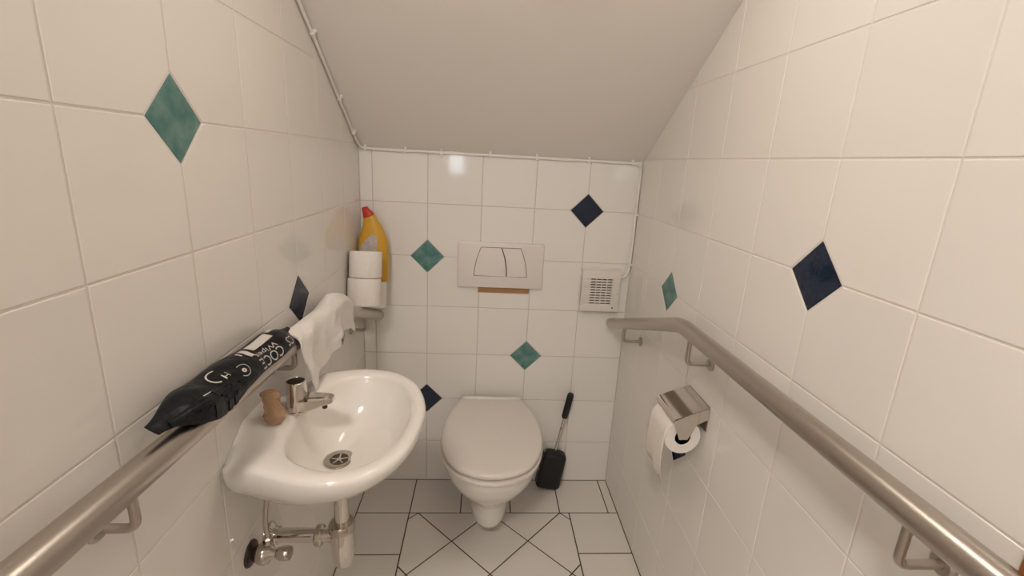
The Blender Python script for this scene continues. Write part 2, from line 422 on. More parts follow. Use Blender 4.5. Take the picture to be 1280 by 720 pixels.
fan = thing('extractor_fan', 'white square extractor fan with louvred grille on the wall', 'fan', (0.944, 0, 0.888))
fx0, fx1, fz0, fz1 = 0.8650, 1.0160, 0.8050, 0.9720
MB().prism(rrect(fx0-0.003, fz0+0.004, fx1+0.003, fz1+0.004, 0.004), fx, 0, 0.010, 0.003).build('wall_frame', 'white_plastic', fan, 30)
hs = MB(); D0, D1 = 0.009, 0.030
gz0, gz1 = fz0+0.030, fz1-0.030; gx0, gx1 = fx0+0.036, fx1-0.030
hs.box((fx0, -D1, gz1), (fx1, -D0, fz1)).box((fx0, -D1, fz0), (fx1, -D0, gz0))
NS = 10; dz = (gz1-gz0)/NS
hs.box((fx0, -D1+0.0025, gz0), (gx0, -D0, gz1)).box((gx1, -D1+0.0025, gz0), (fx1, -D0, gz1))
hs.build('housing', 'white_plastic', fan)
for k in range(NS):
    za = gz0 + dz*k
    mb = MB().box((fx0, -D1, za+dz*0.42), (gx0, -D0-0.004, za+dz)).box((gx1, -D1, za+dz*0.42), (fx1, -D0-0.004, za+dz)).box((gx0, -D1, za+dz*0.50), (gx1, -D1+0.008, za+dz))
    mb.build('slat', 'white_plastic', fan)
mu = MB()
for k in range(1, 4):
    xx = lerp(gx0, gx1, k/4); mu.box((xx-0.0015, -D1+0.001, gz0), (xx+0.0015, -D1+0.007, gz1))
mu.build('grille_bars', 'white_plastic', fan)
MB().box((gx0, -D0-0.003, gz0), (gx1, -D0, gz1)).build('dark_interior', 'brown_dark', fan)
MB().lathe([(0.0032, 0), (0.0032, 0.002), (0, 0.002)], (fx1-0.022, -D1, fz0+0.015), (0, -1, 0), 16).build('indicator', 'brown_dark', fan, 40)
lg = MB().lathe([(0.0035, 0), (0.0035, 0.0004), (0, 0.0004)], (fx0+0.015, -D1, fz0+0.013), (0, -1, 0), 16)
for k in range(3): lg.box((fx0+0.021+0.004*k, -D1-0.0004, fz0+0.0125), (fx0+0.024+0.004*k, -D1, fz0+0.0145))
lg.build('maker_mark', 'wall_grout', fan)

# ------------------------------------------------------------------ cable with clips
cab = thing('cable', 'white surface cable clipped along the ceiling edge down to the fan', 'cable', (0.5, -0.01, 1.375))
c0 = []
for yy in (FY+0.05, -1.1, -0.9, -0.7, -0.55, -0.424, -0.32, -0.222, -0.15, -0.08):
    c0.append((WL+0.006, yy, zceil(yy) - 0.011 + 0.0015*math.sin(yy*37)))
c0 += [(WL+0.012, -0.03, 1.388), (0.046, -0.009, 1.3790)]
for xx in (0.12, 0.187, 0.25, 0.315, 0.40, 0.491, 0.58, 0.660, 0.75, 0.853, 0.94, 1.015): c0.append((xx, -0.0055, 1.3765 + 0.0012*math.sin(xx*31)))
c0 += [(1.040, -0.0055, 1.372), (1.0525, -0.0055, 1.352), (1.0545, -0.0055, 1.30), (1.0535, -0.0055, 1.19), (1.0545, -0.0055, 1.09), (1.0535, -0.0055, 0.995), (1.050, -0.0065, 0.965), (1.040, -0.010, 0.947), (1.020, -0.014, 0.938)]
MB().tube(bezier_path(c0, 6), 0.0046, 10).build('cable_sheath', 'cable_white', cab, 60)
def clipm(p, along, out):
    p = Vector(p); al = Vector(along).normalized(); ou = Vector(out).normalized(); sd = al.cross(ou)
    mb = MB()
    def bx(a0, a1, s0, s1, o0, o1):
        mb.loft([[p + al*a + sd*s + ou*o0 for a, s in ((a0,s0),(a1,s0),(a1,s1),(a0,s1))], [p + al*a + sd*s + ou*o1 for a, s in ((a0,s0),(a1,s0),(a1,s1),(a0,s1))]])
    bx(-0.004, 0.004, -0.0066, 0.0062, -0.0045, 0.0072)
    mb.lathe([(0.0052, -0.004), (0.0052, 0.0080), (0.003, 0.0098), (0, 0.0098)], p + sd*0.0088, ou, 12)
    mb.build('cable_clip', 'cable_white', cab)
for xx in (0.047, 0.187, 0.315, 0.491, 0.660, 0.853, 1.018): clipm((xx, -0.0055, 1.3770), (-1, 0, 0), (0, -1, 0))
for yy in (-0.92, -0.65, -0.424, -0.222, -0.080):
    d = Vector((0, -1, 0.645)).normalized(); clipm((WL+0.006, yy, zceil(yy)-0.011), d, (1, 0, 0))
for zz in (1.188, 0.992): clipm((1.0535, -0.0055, zz), (0, 0, 1), (0, -1, 0))

# ------------------------------------------------------------------ handrails
RR = 0.0198
def bracket(parent, p, wallx, sgn, drop):
    """p: point on rail axis; arm drops, turns to the wall"""
    x, yy, z = p
    path = round_path([(x, yy, z - RR*0.6), (x, yy, z - drop), (wallx, yy, z - drop)], 0.016, 8)
    b = MB().tube(path, 0.0058, 12).build('bracket', 'steel', parent, 60)
    MB().lathe([(0.0, 0), (0.0165, 0), (0.0165, 0.004), (0.013, 0.007), (0.0, 0.007)], (wallx, yy, z - drop), (-sgn, 0, 0), 24).build('flange', 'steel', b, 40)
def rail(label, pts, wallx, sgn, br):
    t = thing('handrail', label, 'handrail', (pts[1][0], -0.7, 0.95))
    path = round_path(pts, 0.035, 10)
    # rounded end cap at the back
    e = Vector(path[-1]); d = (e - Vector(path[-2])).normalized()
    MB().tube(path + [e + d*0.004, e + d*0.0065, e + d*0.007], lambda s: RR, 28).build('rail', 'steel', t, 50)
    for yy, drop in br:
        for p, q in zip(pts, pts[1:]):
            if p[1] <= yy <= q[1]: bracket(t, tuple(Vector(p).lerp(Vector(q), (yy-p[1])/(q[1]-p[1]))), wallx, sgn, drop)
    return t
RX = WR-0.064
rail('stainless handrail on the wall with the toilet paper holder', [(RX, -1.56, 0.988), (RX, -0.645, 0.974), (RX-0.003, -0.045, 0.762)], WR, 1, [(-1.314, 0.076), (-0.706, 0.082), (-0.209, 0.068)])
LP = [(0.0660, -1.56, 0.976), (0.0740, -0.520, 0.943), (0.0800, -0.012, 0.754)]
rail('stainless handrail above the washbasin', LP, WL, -1, [(-1.245, 0.066), (-0.775, 0.060), (-0.178, 0.062)])
def rail_l(yy):
    for p, q in zip(LP, LP[1:]):
        if p[1] <= yy <= q[1]: return Vector(p).lerp(Vector(q), (yy-p[1])/(q[1]-p[1]))
    return Vector(LP[0] if yy < LP[0][1] else LP[-1])
def zl(yy): return rail_l(yy).z
def lx(yy): return rail_l(yy).x
LX = 0.071

# ------------------------------------------------------------------ washbasin
sink = thing('washbasin', 'small white ceramic washbasin with chrome bottle trap', 'washbasin', (WL, -0.86, 0.68))
octl = [(0.0205,-0.985),(0.030,-1.006),(0.062,-1.030),(0.125,-1.056),(0.185,-1.075),(0.24,-1.078),(0.298,-1.058),(0.343,-1.005),(0.364,-0.925),(0.366,-0.825),(0.336,-0.727),(0.282,-0.668),(0.215,-0.645),(0.145,-0.652),(0.085,-0.676),(0.045,-0.703),(0.0205,-0.735)]
o_pts = [(p.x, p.y) for p in bezier_path([Vector((*p, 0)) for p in octl], 10)]
ictl = [(0.104,-0.86),(0.112,-0.93),(0.140,-0.995),(0.195,-1.032),(0.250,-1.036),(0.300,-1.002),(0.328,-0.935),(0.336,-0.85),(0.318,-0.768),(0.275,-0.706),(0.215,-0.684),(0.155,-0.705),(0.118,-0.765),(0.104,-0.86)]
i_pts = [(p.x, p.y) for p in bezier_path([Vector((*p, 0)) for p in ictl], 10)]
DC = (0.180, -0.842)
def polar(pts, c, n=128):
    P = list(pts); P.append(P[0]); out = []
    for k in range(n):
        a = 2*PI*k/n; d = (math.cos(a), math.sin(a)); best = None
        for p, q in zip(P, P[1:]):
            ex, ey = q[0]-p[0], q[1]-p[1]; den = d[0]*ey - d[1]*ex
            if abs(den) < 1e-12: continue
            t = ((p[0]-c[0])*ey - (p[1]-c[1])*ex)/den; s = ((p[0]-c[0])*d[1] - (p[1]-c[1])*d[0])/den
            if t > 0 and -1e-6 <= s <= 1+1e-6 and (best is None or t > best): best = t
        out.append((c[0]+d[0]*best, c[1]+d[1]*best))
    return out
O = polar(o_pts, DC); I = polar(i_pts, DC); NN = len(O)
Dr = [(DC[0] + 0.0345*math.cos(2*PI*k/NN), DC[1] + 0.0345*math.sin(2*PI*k/NN)) for k in range(NN)]
SC = (0.0205, -0.862)
def dzr(x, yy):
    a = clamp((0.105-x)/0.085); b = clamp((abs(yy+0.86)-0.05)/0.075)
    return a*(0.010*(1-b) - 0.036*b)
def oring(s, z, k=1.0): return [Vector((SC[0]+(x-SC[0])*s, SC[1]+(yy-SC[1])*s, z + k*dzr(x, yy))) for x, yy in O]
def mring(A, B, t, z, k=0.0): return [Vector((lerp(a[0], b[0], t), lerp(a[1], b[1], t), z + k*dzr(lerp(a[0], b[0], t), lerp(a[1], b[1], t)))) for a, b in zip(A, B)]
rings = [mring([(SC[0]+(x-SC[0])*0.3, SC[1]+(yy-SC[1])*0.3) for x, yy in O], Dr, 0.9, 0.688), oring(0.34, 0.691, 0), oring(0.48, 0.702, 0), oring(0.62, 0.720, 0.1), oring(0.74, 0.741, 0.3), oring(0.84, 0.762, 0.6), oring(0.92, 0.782, 0.9), oring(0.974, 0.802), oring(0.996, 0.815),
         oring(0.998, 0.8245), oring(0.990, 0.8305), mring(O, I, 0.22, 0.8335, 1), mring(O, I, 0.5, 0.8338, 1), mring(O, I, 0.8, 0.8315, 1), mring(O, I, 0.95, 0.8270, 1), mring(O, I, 1.0, 0.8215, 0.6),
         mring(I, Dr, 0.05, 0.809, 0.3), mring(I, Dr, 0.12, 0.793), mring(I, Dr, 0.22, 0.772), mring(I, Dr, 0.36, 0.750), mring(I, Dr, 0.54, 0.731), mring(I, Dr, 0.74, 0.7165), mring(I, Dr, 0.9, 0.7085), mring(I, Dr, 1.0, 0.7055)]
MB().loft(rings, cap0=True, cap1=True).build('basin', 'ceramic', sink, 70)
dd = MB().lathe([(0.0, 0.0), (0.0325, 0.0), (0.0325, 0.0022), (0.0305, 0.0032), (0.0200, 0.0016), (0.0190, -0.004)], (DC[0], DC[1], 0.7065), n=40)
drain = dd.build('drain_ring', 'chrome_worn', sink, 40)
MB().lathe([(0.019, 0), (0.019, 0.0007), (0, 0.0007)], (DC[0], DC[1], 0.7065), n=32).build('drain_hole_shade', 'dark_gap', drain)  # solid dark disc, its colour paints the shade inside the drain
cr = MB().lathe([(0.0055, 0), (0.0055, 0.0024), (0.0035, 0.0032), (0, 0.0032)], (DC[0], DC[1], 0.7066), n=16)
for k in range(5):
    a = 2*PI*k/5 + 0.4; e = Vector((math.cos(a), math.sin(a), 0)); cr.tube([Vector((DC[0], DC[1], 0.7075)) + e*0.003, Vector((DC[0], DC[1], 0.7075)) + e*0.0185], 0.0018, 8)
cr.build('strainer', 'chrome', drain, 40)
PX, PY = DC[0]+0.002, DC[1]-0.010
MB().lathe([(0.0165, 0.535), (0.0165, 0.692)], (PX, PY, 0), n=28).build('tail_pipe', 'chrome', sink, 40)
MB().lathe([(0.022, 0.533), (0.0285, 0.534), (0.0285, 0.549), (0.0255, 0.5535), (0.0165, 0.5535)], (PX, PY, 0), n=28).build('compression_nut', 'chrome_worn', sink, 35)
MB().lathe([(0.0, 0.4335), (0.010, 0.4345), (0.0175, 0.4385), (0.0222, 0.446), (0.0238, 0.456), (0.0245, 0.481), (0.0268, 0.4835), (0.0272, 0.490), (0.0262, 0.510), (0.0245, 0.534), (0, 0.534)], (PX, PY, 0), n=32).build('bottle_trap', 'chrome', sink, 35)
ZW = 0.5165
MB().tube([(WL, PY, ZW), (PX-0.02, PY, ZW)], 0.0158, 24).build('waste_pipe', 'chrome', sink, 40)
MB().lathe([(0.0, 0), (0.0222, 0), (0.0235, 0.003), (0.0235, 0.012), (0.0205, 0.016), (0.0, 0.016)], (PX-0.058, PY, ZW), (1, 0, 0), 12).build('pipe_nut', 'chrome_worn', sink, 20)
MB().lathe([(0.0, 0), (0.030, 0), (0.029, 0.006), (0.021, 0.013), (0.019, 0.022), (0, 0.022)], (WL, PY, ZW), (1, 0, 0), 28).build('wall_rosette', 'chrome', sink, 35)

valve = thing('angle_valve', 'chrome angle valve with oval knob on the wall under the washbasin', 'valve', (WL, -0.93, 0.545))
VY, VZ = -0.930, 0.545
MB().lathe([(0, 0), (0.0275, 0), (0.026, 0.004), (0.016, 0.007), (0, 0.007)], (WL, VY, VZ), (1, 0, 0), 28).build('rosette', 'dark_metal', valve, 35)
MB().lathe([(0.012, 0.005), (0.0165, 0.012), (0.0215, 0.022), (0.0225, 0.030), (0.0195, 0.039), (0.012, 0.0445), (0.009, 0.056), (0, 0.056)], (WL, VY, VZ), (1, 0, 0), 24).build('valve_body', 'chrome_worn', valve, 45)
MB().lathe([(0.0, 0.052), (0.012, 0.054), (0.0165, 0.062), (0.0175, 0.074), (0.0155, 0.080), (0, 0.081)], (WL, VY, VZ), (1, 0, 0), 20, 0.85, 1.1).build('knob', 'chrome_worn', valve, 40)
MB().lathe([(0.0085, 0), (0.0105, 0.004), (0.0105, 0.016), (0.007, 0.019), (0, 0.019)], (WL+0.036, VY+0.004, VZ+0.020), (0, 0, 1), 8).build('outlet_nut', 'chrome_worn', valve, 20)
MB().tube(bezier_path([(WL+0.036, VY+0.004, VZ+0.035), (WL+0.033, VY+0.006, VZ+0.07), (WL+0.035, VY+0.012, VZ+0.11), (WL+0.042, VY+0.02, VZ+0.152)], 8), 0.0052, 12).build('supply_pipe', 'chrome_worn', valve, 60)

faucet = thing('faucet', 'chrome single tap with angular spout on the washbasin', 'faucet', (0.105, -0.848, 0.838))
FX, FYY, FZ = 0.101, -0.846, 0.8295
MB().lathe([(0.0, 0), (0.0235, 0), (0.0235, 0.004), (0.0215, 0.006), (0.0208, 0.030), (0.0200, 0.062), (0.0196, 0.0665), (0.0175, 0.068), (0.0165, 0.0655), (0.0, 0.0645)], (FX, FYY, FZ), n=32).build('faucet_body', 'chrome', faucet, 35)
MB().lathe([(0.0162, 0.0662), (0.0162, 0.0672), (0.006, 0.0680), (0, 0.068)], (FX, FYY, FZ), n=28).build('faucet_top_disc', 'dark_metal', faucet, 35)  # dark disc set into the top of the body
def srect(x, zc, hw, hh, ch=0.3):
    a, b = hw, hh; c = ch*min(a, b)
    return [Vector((x, FYY + u, zc + v)) for u, v in ((-a, -b+c), (-a+c, -b), (a-c, -b), (a, -b+c), (a, b-c), (a-c, b), (-a+c, b), (-a, b-c))]
MB().loft([srect(FX+0.000, FZ+0.017, 0.0205, 0.0165), srect(FX+0.022, FZ+0.019, 0.0195, 0.0145), srect(FX+0.041, FZ+0.0225, 0.0165, 0.0115), srect(FX+0.059, FZ+0.0262, 0.0135, 0.0085), srect(FX+0.070, FZ+0.0275, 0.0115, 0.0070), srect(FX+0.075, FZ+0.0280, 0.0085, 0.0045)]).build('spout', 'chrome', faucet, 25)
ae = MB().lathe([(0.0, -0.012), (0.0052, -0.012), (0.0058, -0.002), (0.0058, 0.006)], (FX+0.056, FYY, FZ+0.0185), n=16).build('aerator', 'dark_metal', faucet, 35)
# lever lying on top of the spout
MB().loft([srect(FX+0.012, FZ+0.0345, 0.011, 0.003), srect(FX+0.040, FZ+0.0345, 0.010, 0.0028), srect(FX+0.067, FZ+0.0347, 0.0080, 0.0022)]).build('spout_ridge', 'chrome', faucet, 25)

# amber crumpled soap pouch
def blob_rings(prof, n=28, wr=0.12, seed=3):
    rs = []
    for (x, yy, z, rx, ry) in prof:
        r = []
        for k in range(n):
            a = 2*PI*k/n; q = 1 + wr*noise.noise(Vector((math.cos(a)*2.2, math.sin(a)*2.2, z*90 + seed)))
            r.append(Vector((x + rx*q*math.cos(a), yy + ry*q*math.sin(a), z)))
        rs.append(r)
    return rs
pouch = thing('soap_pouch', 'crumpled amber translucent pouch propped against the faucet', 'soap pouch', (0.085, -0.892, 0.838))
PXY = (0.079, -0.900)
pr = [(0.0, 0.8350, 0.010, 0.012), (0.0, 0.8365, 0.0165, 0.0165), (0.001, 0.843, 0.0195, 0.0185), (0.001, 0.852, 0.0190, 0.018), (-0.001, 0.861, 0.0165, 0.0155), (-0.002, 0.870, 0.0145, 0.0135), (-0.003, 0.878, 0.0135, 0.0125), (-0.004, 0.885, 0.0145, 0.0135), (-0.005, 0.892, 0.0175, 0.0155), (-0.005, 0.899, 0.0165, 0.0135), (-0.004, 0.903, 0.008, 0.007)]
MB().loft(blob_rings([(PXY[0]+dx, PXY[1], z, a, b) for dx, z, a, b in pr], 40, 0.34)).build('pouch', 'amber', pouch, 40)

# ------------------------------------------------------------------ towel
towel = thing('hand_towel', 'white hand towel draped over the handrail above the washbasin', 'towel', (LX, -0.60, 0.96))
TS, TT = 60, 64
ty0, ty1 = -0.800, -0.425
def towel_pt(s, t, off=0.0):
    """s 0..1 along the rail, t 0..1 from the wall side over the top to the room side hem"""
    yy = lerp(ty0, ty1, s)
    rr = RR + 0.004 + off; X0 = lx(yy)
    zc = zl(yy) + 0.003
    back = 0.050; over = PI*rr
    front = 0.103 - 0.018*smooth01((s-0.22)/0.2) - 0.008*smooth01((s-0.6)/0.4) + 0.022*smooth01((0.10-s)/0.10)
    L = back + over + front; d = t*L
    if d < back:
        x = X0 - rr*0.95; z = zc - (back-d)
    elif d < back + over:
        a = PI - (d-back)/rr; x = X0 + rr*math.cos(a); z = zc + rr*math.sin(a)
    else:
        k = d-back-over; f = clamp(k/0.06)
        x = X0 + rr + k*0.06 + f*(0.007*math.sin(s*10.5+2.2) + 0.003*math.sin(s*24)); z = zc - k
        yy += 0.030*(1-s)*k/0.1 + 0.006*s*k/0.1
    top = smooth01((d-back*0.3)/over*1.6)
    z += 0.021*smooth01((s-0.50)/0.35)*top*(1 - 0.55*smooth01((s-0.92)/0.08))
    nz = 0.0030*noise.noise(Vector((s*8, t*8, 1.7))) + 0.0012*noise.noise(Vector((s*22, t*22, 4.7)))
    return Vector((x + nz, yy, z + nz))
vt = []; ft = []
for off in (0.0, 0.0035):
    for i in range(TS+1):
        for j in range(TT+1): vt.append(towel_pt(i/TS, j/TT, off))
n1 = (TS+1)*(TT+1); ix = lambda k, i, j: k*n1 + i*(TT+1) + j
for i in range(TS):
    for j in range(TT):
        ft.append([ix(0,i,j), ix(0,i,j+1), ix(0,i+1,j+1), ix(0,i+1,j)]); ft.append([ix(1,i,j), ix(1,i+1,j), ix(1,i+1,j+1), ix(1,i,j+1)])
for i in range(TS):
    ft.append([ix(0,i,0), ix(0,i+1,0), ix(1,i+1,0), ix(1,i,0)]); ft.append([ix(0,i,TT), ix(1,i,TT), ix(1,i+1,TT), ix(0,i+1,TT)])
for j in range(TT):
    ft.append([ix(0,0,j), ix(1,0,j), ix(1,0,j+1), ix(0,0,j+1)]); ft.append([ix(0,TS,j), ix(0,TS,j+1), ix(1,TS,j+1), ix(1,TS,j)])
mesh('towel_cloth', vt, ft, 'towel', towel, 60)
# printed care tag on the hem
def patch(fn, u0, u1, v0, v1, nu, nv):
    v = [fn(lerp(u0, u1, i/nu), lerp(v0, v1, j/nv)) for i in range(nu+1) for j in range(nv+1)]
    f = [[i*(nv+1)+j, (i+1)*(nv+1)+j, (i+1)*(nv+1)+j+1, i*(nv+1)+j+1] for i in range(nu) for j in range(nv)]
    return v, f
tg = MB()
for a, b, c, d in ((0.55, 0.73, 0.930, 0.942), (0.57, 0.60, 0.942, 0.972), (0.62, 0.65, 0.942, 0.978), (0.68, 0.70, 0.942, 0.97), (0.55, 0.73, 0.978, 0.990)):
    tg.add(*patch(lambda s, t: towel_pt(s, t, 0.0048), a, b, c, d, 6, 2))
tg.build('care_print', 'print_grey', towel)

# ------------------------------------------------------------------ black wipes packet on the rail
pk = thing('wipes_packet', 'crumpled black wipes packet with white print lying on the handrail', 'packet', (LX, -1.0, 1.0))
PA = math.radians(33); pax = Vector((math.cos(PA), 0, -math.sin(PA))); pnn = Vector((math.sin(PA), 0, math.cos(PA)))
py0, py1 = -1.198, -0.760
def pk_w(s): return 0.010 + 0.0245*smooth01(s/0.22) - 0.0035*smooth01((s-0.3)/0.4) - 0.016*smooth01((s-0.84)/0.16) + 0.0012*math.sin(s*19)
def pk_h(s): return 0.0016 + 0.0150*smooth01(s/0.24)*smooth01((1-s)/0.22) + 0.0018*math.sin(s*17)*smooth01(s/0.2)*smooth01((1-s)/0.2)
def pk_c(s):
    yy = lerp(py0, py1, s); h = pk_h(s)
    return Vector((lx(yy) - 0.001 - 0.004*smooth01((s-0.8)/0.2), yy, zl(yy) + RR + 0.0035 + 0.5*h + 0.016*smooth01((0.30-s)/0.30)))
def pk_top(s, t, off=0.0):
    tt = max(-1, min(1, t)); h = pk_h(s)
    crumple = 0.0022*noise.noise(Vector((s*13, tt*2.2, 5.1)))*smooth01((1-abs(tt))*3)
    return pk_c(s) + pax*(tt*pk_w(s)) + pnn*(h*(1-tt*tt)**0.75*0.95 + crumple + off)
def pk_bot(s, t):
    h = pk_h(s); return pk_c(s) + pax*(t*pk_w(s)) - pnn*(0.42*h*(1-t*t)**0.75)
ns, ntt = 64, 24; rings = []
for i in range(ns+1):
    s = i/ns; r = [pk_top(s, -1 + 2*j/ntt) for j in range(ntt+1)] + [pk_bot(s, 1 - 2*j/ntt) for j in range(1, ntt)]
    rings.append(r)
MB().loft(rings).build('packet_film', 'black_film', pk, 50)
# folded end flap
fl = MB()
fr = []
for i in range(20):
    s = lerp(0.045, 0.40, i/19); r = []
    for j in range(8):
        t = lerp(0.10 + 0.5*(1-i/19)*0.4, 1.02, j/7); p = pk_top(s, min(t, 1.0), 0.0022 + 0.006*(1-abs(2*j/7-1))*math.sin(PI*i/19)); r.append(p + Vector((0, 0, -0.012*(t > 0.9)*math.sin(PI*i/19))))
    fr.append(r)
for i in range(19):
    for j in range(7): fl.add([fr[i][j], fr[i+1][j], fr[i+1][j+1], fr[i][j+1]], [[0, 1, 2, 3]])
flo = fl.build('folded_flap', 'black_film', pk)
sm = flo.modifiers.new('thickness', 'SOLIDIFY'); sm.thickness = 0.0012
OFF = 0.0011
for a, b, c, d in ((0.585, 0.755, -0.80, -0.25), (0.775, 0.915, -0.86, -0.62), (0.530, 0.560, -0.75, 0.02), (0.505, 0.515, -0.70, -0.35), (0.20, 0.30, 0.14, 0.26)):  # packet print, and lastly a plain white streak near the flap
    MB().add(*patch(lambda s, t: pk_top(s, t, OFF), a, b, c, d, 12, 8)).build('white_mark', 'mark_white', pk)
def arc(sc, tc, rs, rt_, a0, a1, wd, n=20):
    v = []; f = []
    for k in range(n+1):
        a = lerp(a0, a1, k/n)
        for q in (1, 1-wd): v.append(pk_top(sc + rs*q*math.cos(a), tc + rt_*q*math.sin(a), OFF))
    for k in range(n): f.append([2*k, 2*k+1, 2*k+3, 2*k+2])
    MB().add(v, f).build('white_mark', 'mark_white', pk)
arc(0.432, 0.30, 0.034, 0.34, -0.6*PI, 0.9*PI, 0.10); arc(0.432, 0.33, 0.012, 0.12, 0, 2*PI, 0.75); arc(0.330, -0.30, 0.040, 0.40, 0.6*PI, 1.7*PI, 0.16)
def text_on(txt, s0, t0, hs, ht, name):
    """text reading from the far end to the near end, top of the letters towards the room"""
    cu = bpy.data.curves.new('txt', 'FONT'); cu.body = txt; cu.size = 1.0; cu.resolution_u = 3
    to = bpy.data.objects.new('txt', cu); COL.objects.link(to)
    dg = bpy.context.evaluated_depsgraph_get(); dg.update(); me = bpy.data.meshes.new_from_object(to.evaluated_get(dg))
    v = [pk_top(s0 - p.co.x*hs, t0 + p.co.y*ht, OFF) for p in me.vertices]; f = [list(p.vertices) for p in me.polygons]
    bpy.data.objects.remove(to); bpy.data.curves.remove(cu); bpy.data.meshes.remove(me)
    return mesh(name, v, f, 'mark_white', pk, recalc=False)
text_on('COCE', 0.735, 0.40, 0.070, 0.80, 'lettering'); text_on('Wipes', 0.725, 0.02, 0.066, 0.46, 'lettering')
text_on('CS', 0.855, 0.36, 0.060, 0.75, 'lettering'); text_on('H', 0.375, -0.20, 0.050, 0.55, 'lettering')

# ------------------------------------------------------------------ spare rolls and cleaner bottle on the rail's end
def roll(label, x, yy, z0, r, h, tiltx=0.0):
    t = thing('toilet_roll', label, 'toilet roll', (x, yy, z0), 'spare toilet rolls on the handrail')
    MB().lathe([(0.021, 0.001), (0.021, h-0.001), (r-0.004, h), (r-0.001, h-0.0015), (r, h-0.004), (r, 0.004), (r-0.001, 0.0015), (r-0.004, 0.0), (0.021, 0.001)], (x, yy, z0), n=56).build('paper', 'paper', t, 40)
    MB().lathe([(0.0195, 0.002), (0.0195, h-0.002), (0.0208, h-0.0015), (0.0208, 0.0015), (0.0195, 0.002)], (x, yy, z0), n=32).build('cardboard_core', 'cardboard', t, 40)
    t.rotation_euler = (tiltx, 0, 0)
    return t
roll('white toilet roll standing at the bottom front of the stack on the handrail end', 0.0770, -0.2080, 0.8560, 0.0545, 0.0945, -0.20)
roll('white toilet roll on top of the stack, in front of the yellow bottle', 0.0800, -0.1895, 0.9500, 0.0535, 0.0900, -0.20)
roll('white toilet roll half hidden under the yellow bottle', 0.0735, -0.0900, 0.8120, 0.0530, 0.0960, -0.20)

bot = thing('cleaner_bottle', 'yellow toilet cleaner bottle with bent neck and red cap', 'bottle', (0.08, -0.062, 0.9065))
BXY = -0.062
def px2x(px): return 0.0250 + (px-446.8)*0.002800
def px2z(py): return 1.1740 - (py-259.5)*0.002840
bl = [(353.5, 448.0, 484.0, 0.024), (351.5, 446.8, 485.0, 0.027), (340, 446.6, 485.2, 0.028), (325, 446.6, 485.2, 0.028), (312, 446.8, 485.0, 0.028), (303, 447.6, 484.4, 0.027), (297, 448.8, 483.2, 0.026), (290, 451.0, 480.8, 0.0245), (284, 453.4, 478.0, 0.0225), (279, 454.4, 475.0, 0.020), (275.5, 454.9, 472.6, 0.018)]
def bring(x0, x1, z, dep, slope=0.0, n=40, e=0.62):
    cx = (x0+x1)/2; a = (x1-x0)/2; out = []
    for k in range(n):
        t = 2*PI*k/n; c, s = math.cos(t), math.sin(t)
        out.append(Vector((cx + a*math.copysign(abs(c)**e, c), BXY + dep*math.copysign(abs(s)**0.75, s), z + slope*a*math.copysign(abs(c)**e, c))))
    return out
br = []
zbot = 0.9065
for py, a, b, dep in bl: br.append(bring(px2x(a), px2x(b), max(zbot, px2z(py)), dep, e=0.72))
br.append(bring(px2x(455.0), px2x(470.5), px2z(272.3), 0.0165, 0.28)); br.append(bring(px2x(455.2), px2x(468.2), px2z(270.6), 0.0155, 0.42))
MB().loft(br).build('bottle_body', 'yellow_plastic', bot, 50)
cp = [bring(px2x(454.8), px2x(468.2), px2z(270.4), 0.0165, 0.42), bring(px2x(454.4), px2x(467.0), px2z(268.0), 0.0165, 0.42), bring(px2x(454.0), px2x(464.2), px2z(265.2), 0.0140, 0.42), bring(px2x(453.2), px2x(461.4), px2z(262.0), 0.0110, 0.36), bring(px2x(453.0), px2x(460.0), px2z(259.4), 0.0100, 0.25), bring(px2x(453.6), px2x(459.2), px2z(258.6), 0.0075, 0.25)]
MB().loft(cp).build('cap', 'red_plastic', bot, 40)
def front_y(x, z, off):
    """front surface of the bottle at (x, z)"""
    for (p0, a0, b0, d0), (p1, a1, b1, d1) in zip(bl, bl[1:]):
        z0_, z1_ = max(zbot, px2z(p0)), px2z(p1)
        if z0_ <= z <= z1_:
            t = (z-z0_)/(z1_-z0_) if z1_ > z0_ else 0
            xa, xb, dp = px2x(lerp(a0, a1, t)), px2x(lerp(b0, b1, t)), lerp(d0, d1, t)
            c = min(1, abs(x-(xa+xb)/2)/((xb-xa)/2))**(1/0.72); s = math.sqrt(max(0, 1-c*c))
            return BXY - dp*s**0.75 - off
    return BXY - 0.02
def label_mesh(poly, off):
    """grid-filled polygon on the bottle front"""
    us = [p[0] for p in poly]; n = 14; mb = MB(); zs = sorted(set([p[1] for p in poly])); z0_, z1_ = min(zs), max(zs); prev = None
    for k in range(n+1):
        z = lerp(z0_, z1_, k/n*0.998+0.001); xs_ = []
        for (a, b), (c, d) in zip(poly, poly[1:]+poly[:1]):
            if (b-z)*(d-z) < 0: xs_.append(a + (c-a)*(z-b)/(d-b))
        if len(xs_) < 2: continue
        x0, x1 = min(xs_), max(xs_); r = [Vector((lerp(x0, x1, j/8), front_y(lerp(x0, x1, j/8), z, off), z)) for j in range(9)]
        if prev:
            for j in range(8): mb.add([prev[j], prev[j+1], r[j+1], r[j]], [[0, 1, 2, 3]])
        prev = r
    return mb
lp = [(px2x(a), px2z(b)) for a, b in ((451.0, 345), (451.2, 314), (452.5, 307.5), (466.5, 291.8), (472.0, 293.0), (473.0, 345))]
label_mesh(lp, 0.0005).build('label_border', 'yellow_light', bot)
label_mesh(inset(lp, 0.0022), 0.0010).build('front_label', 'label_white', bot)

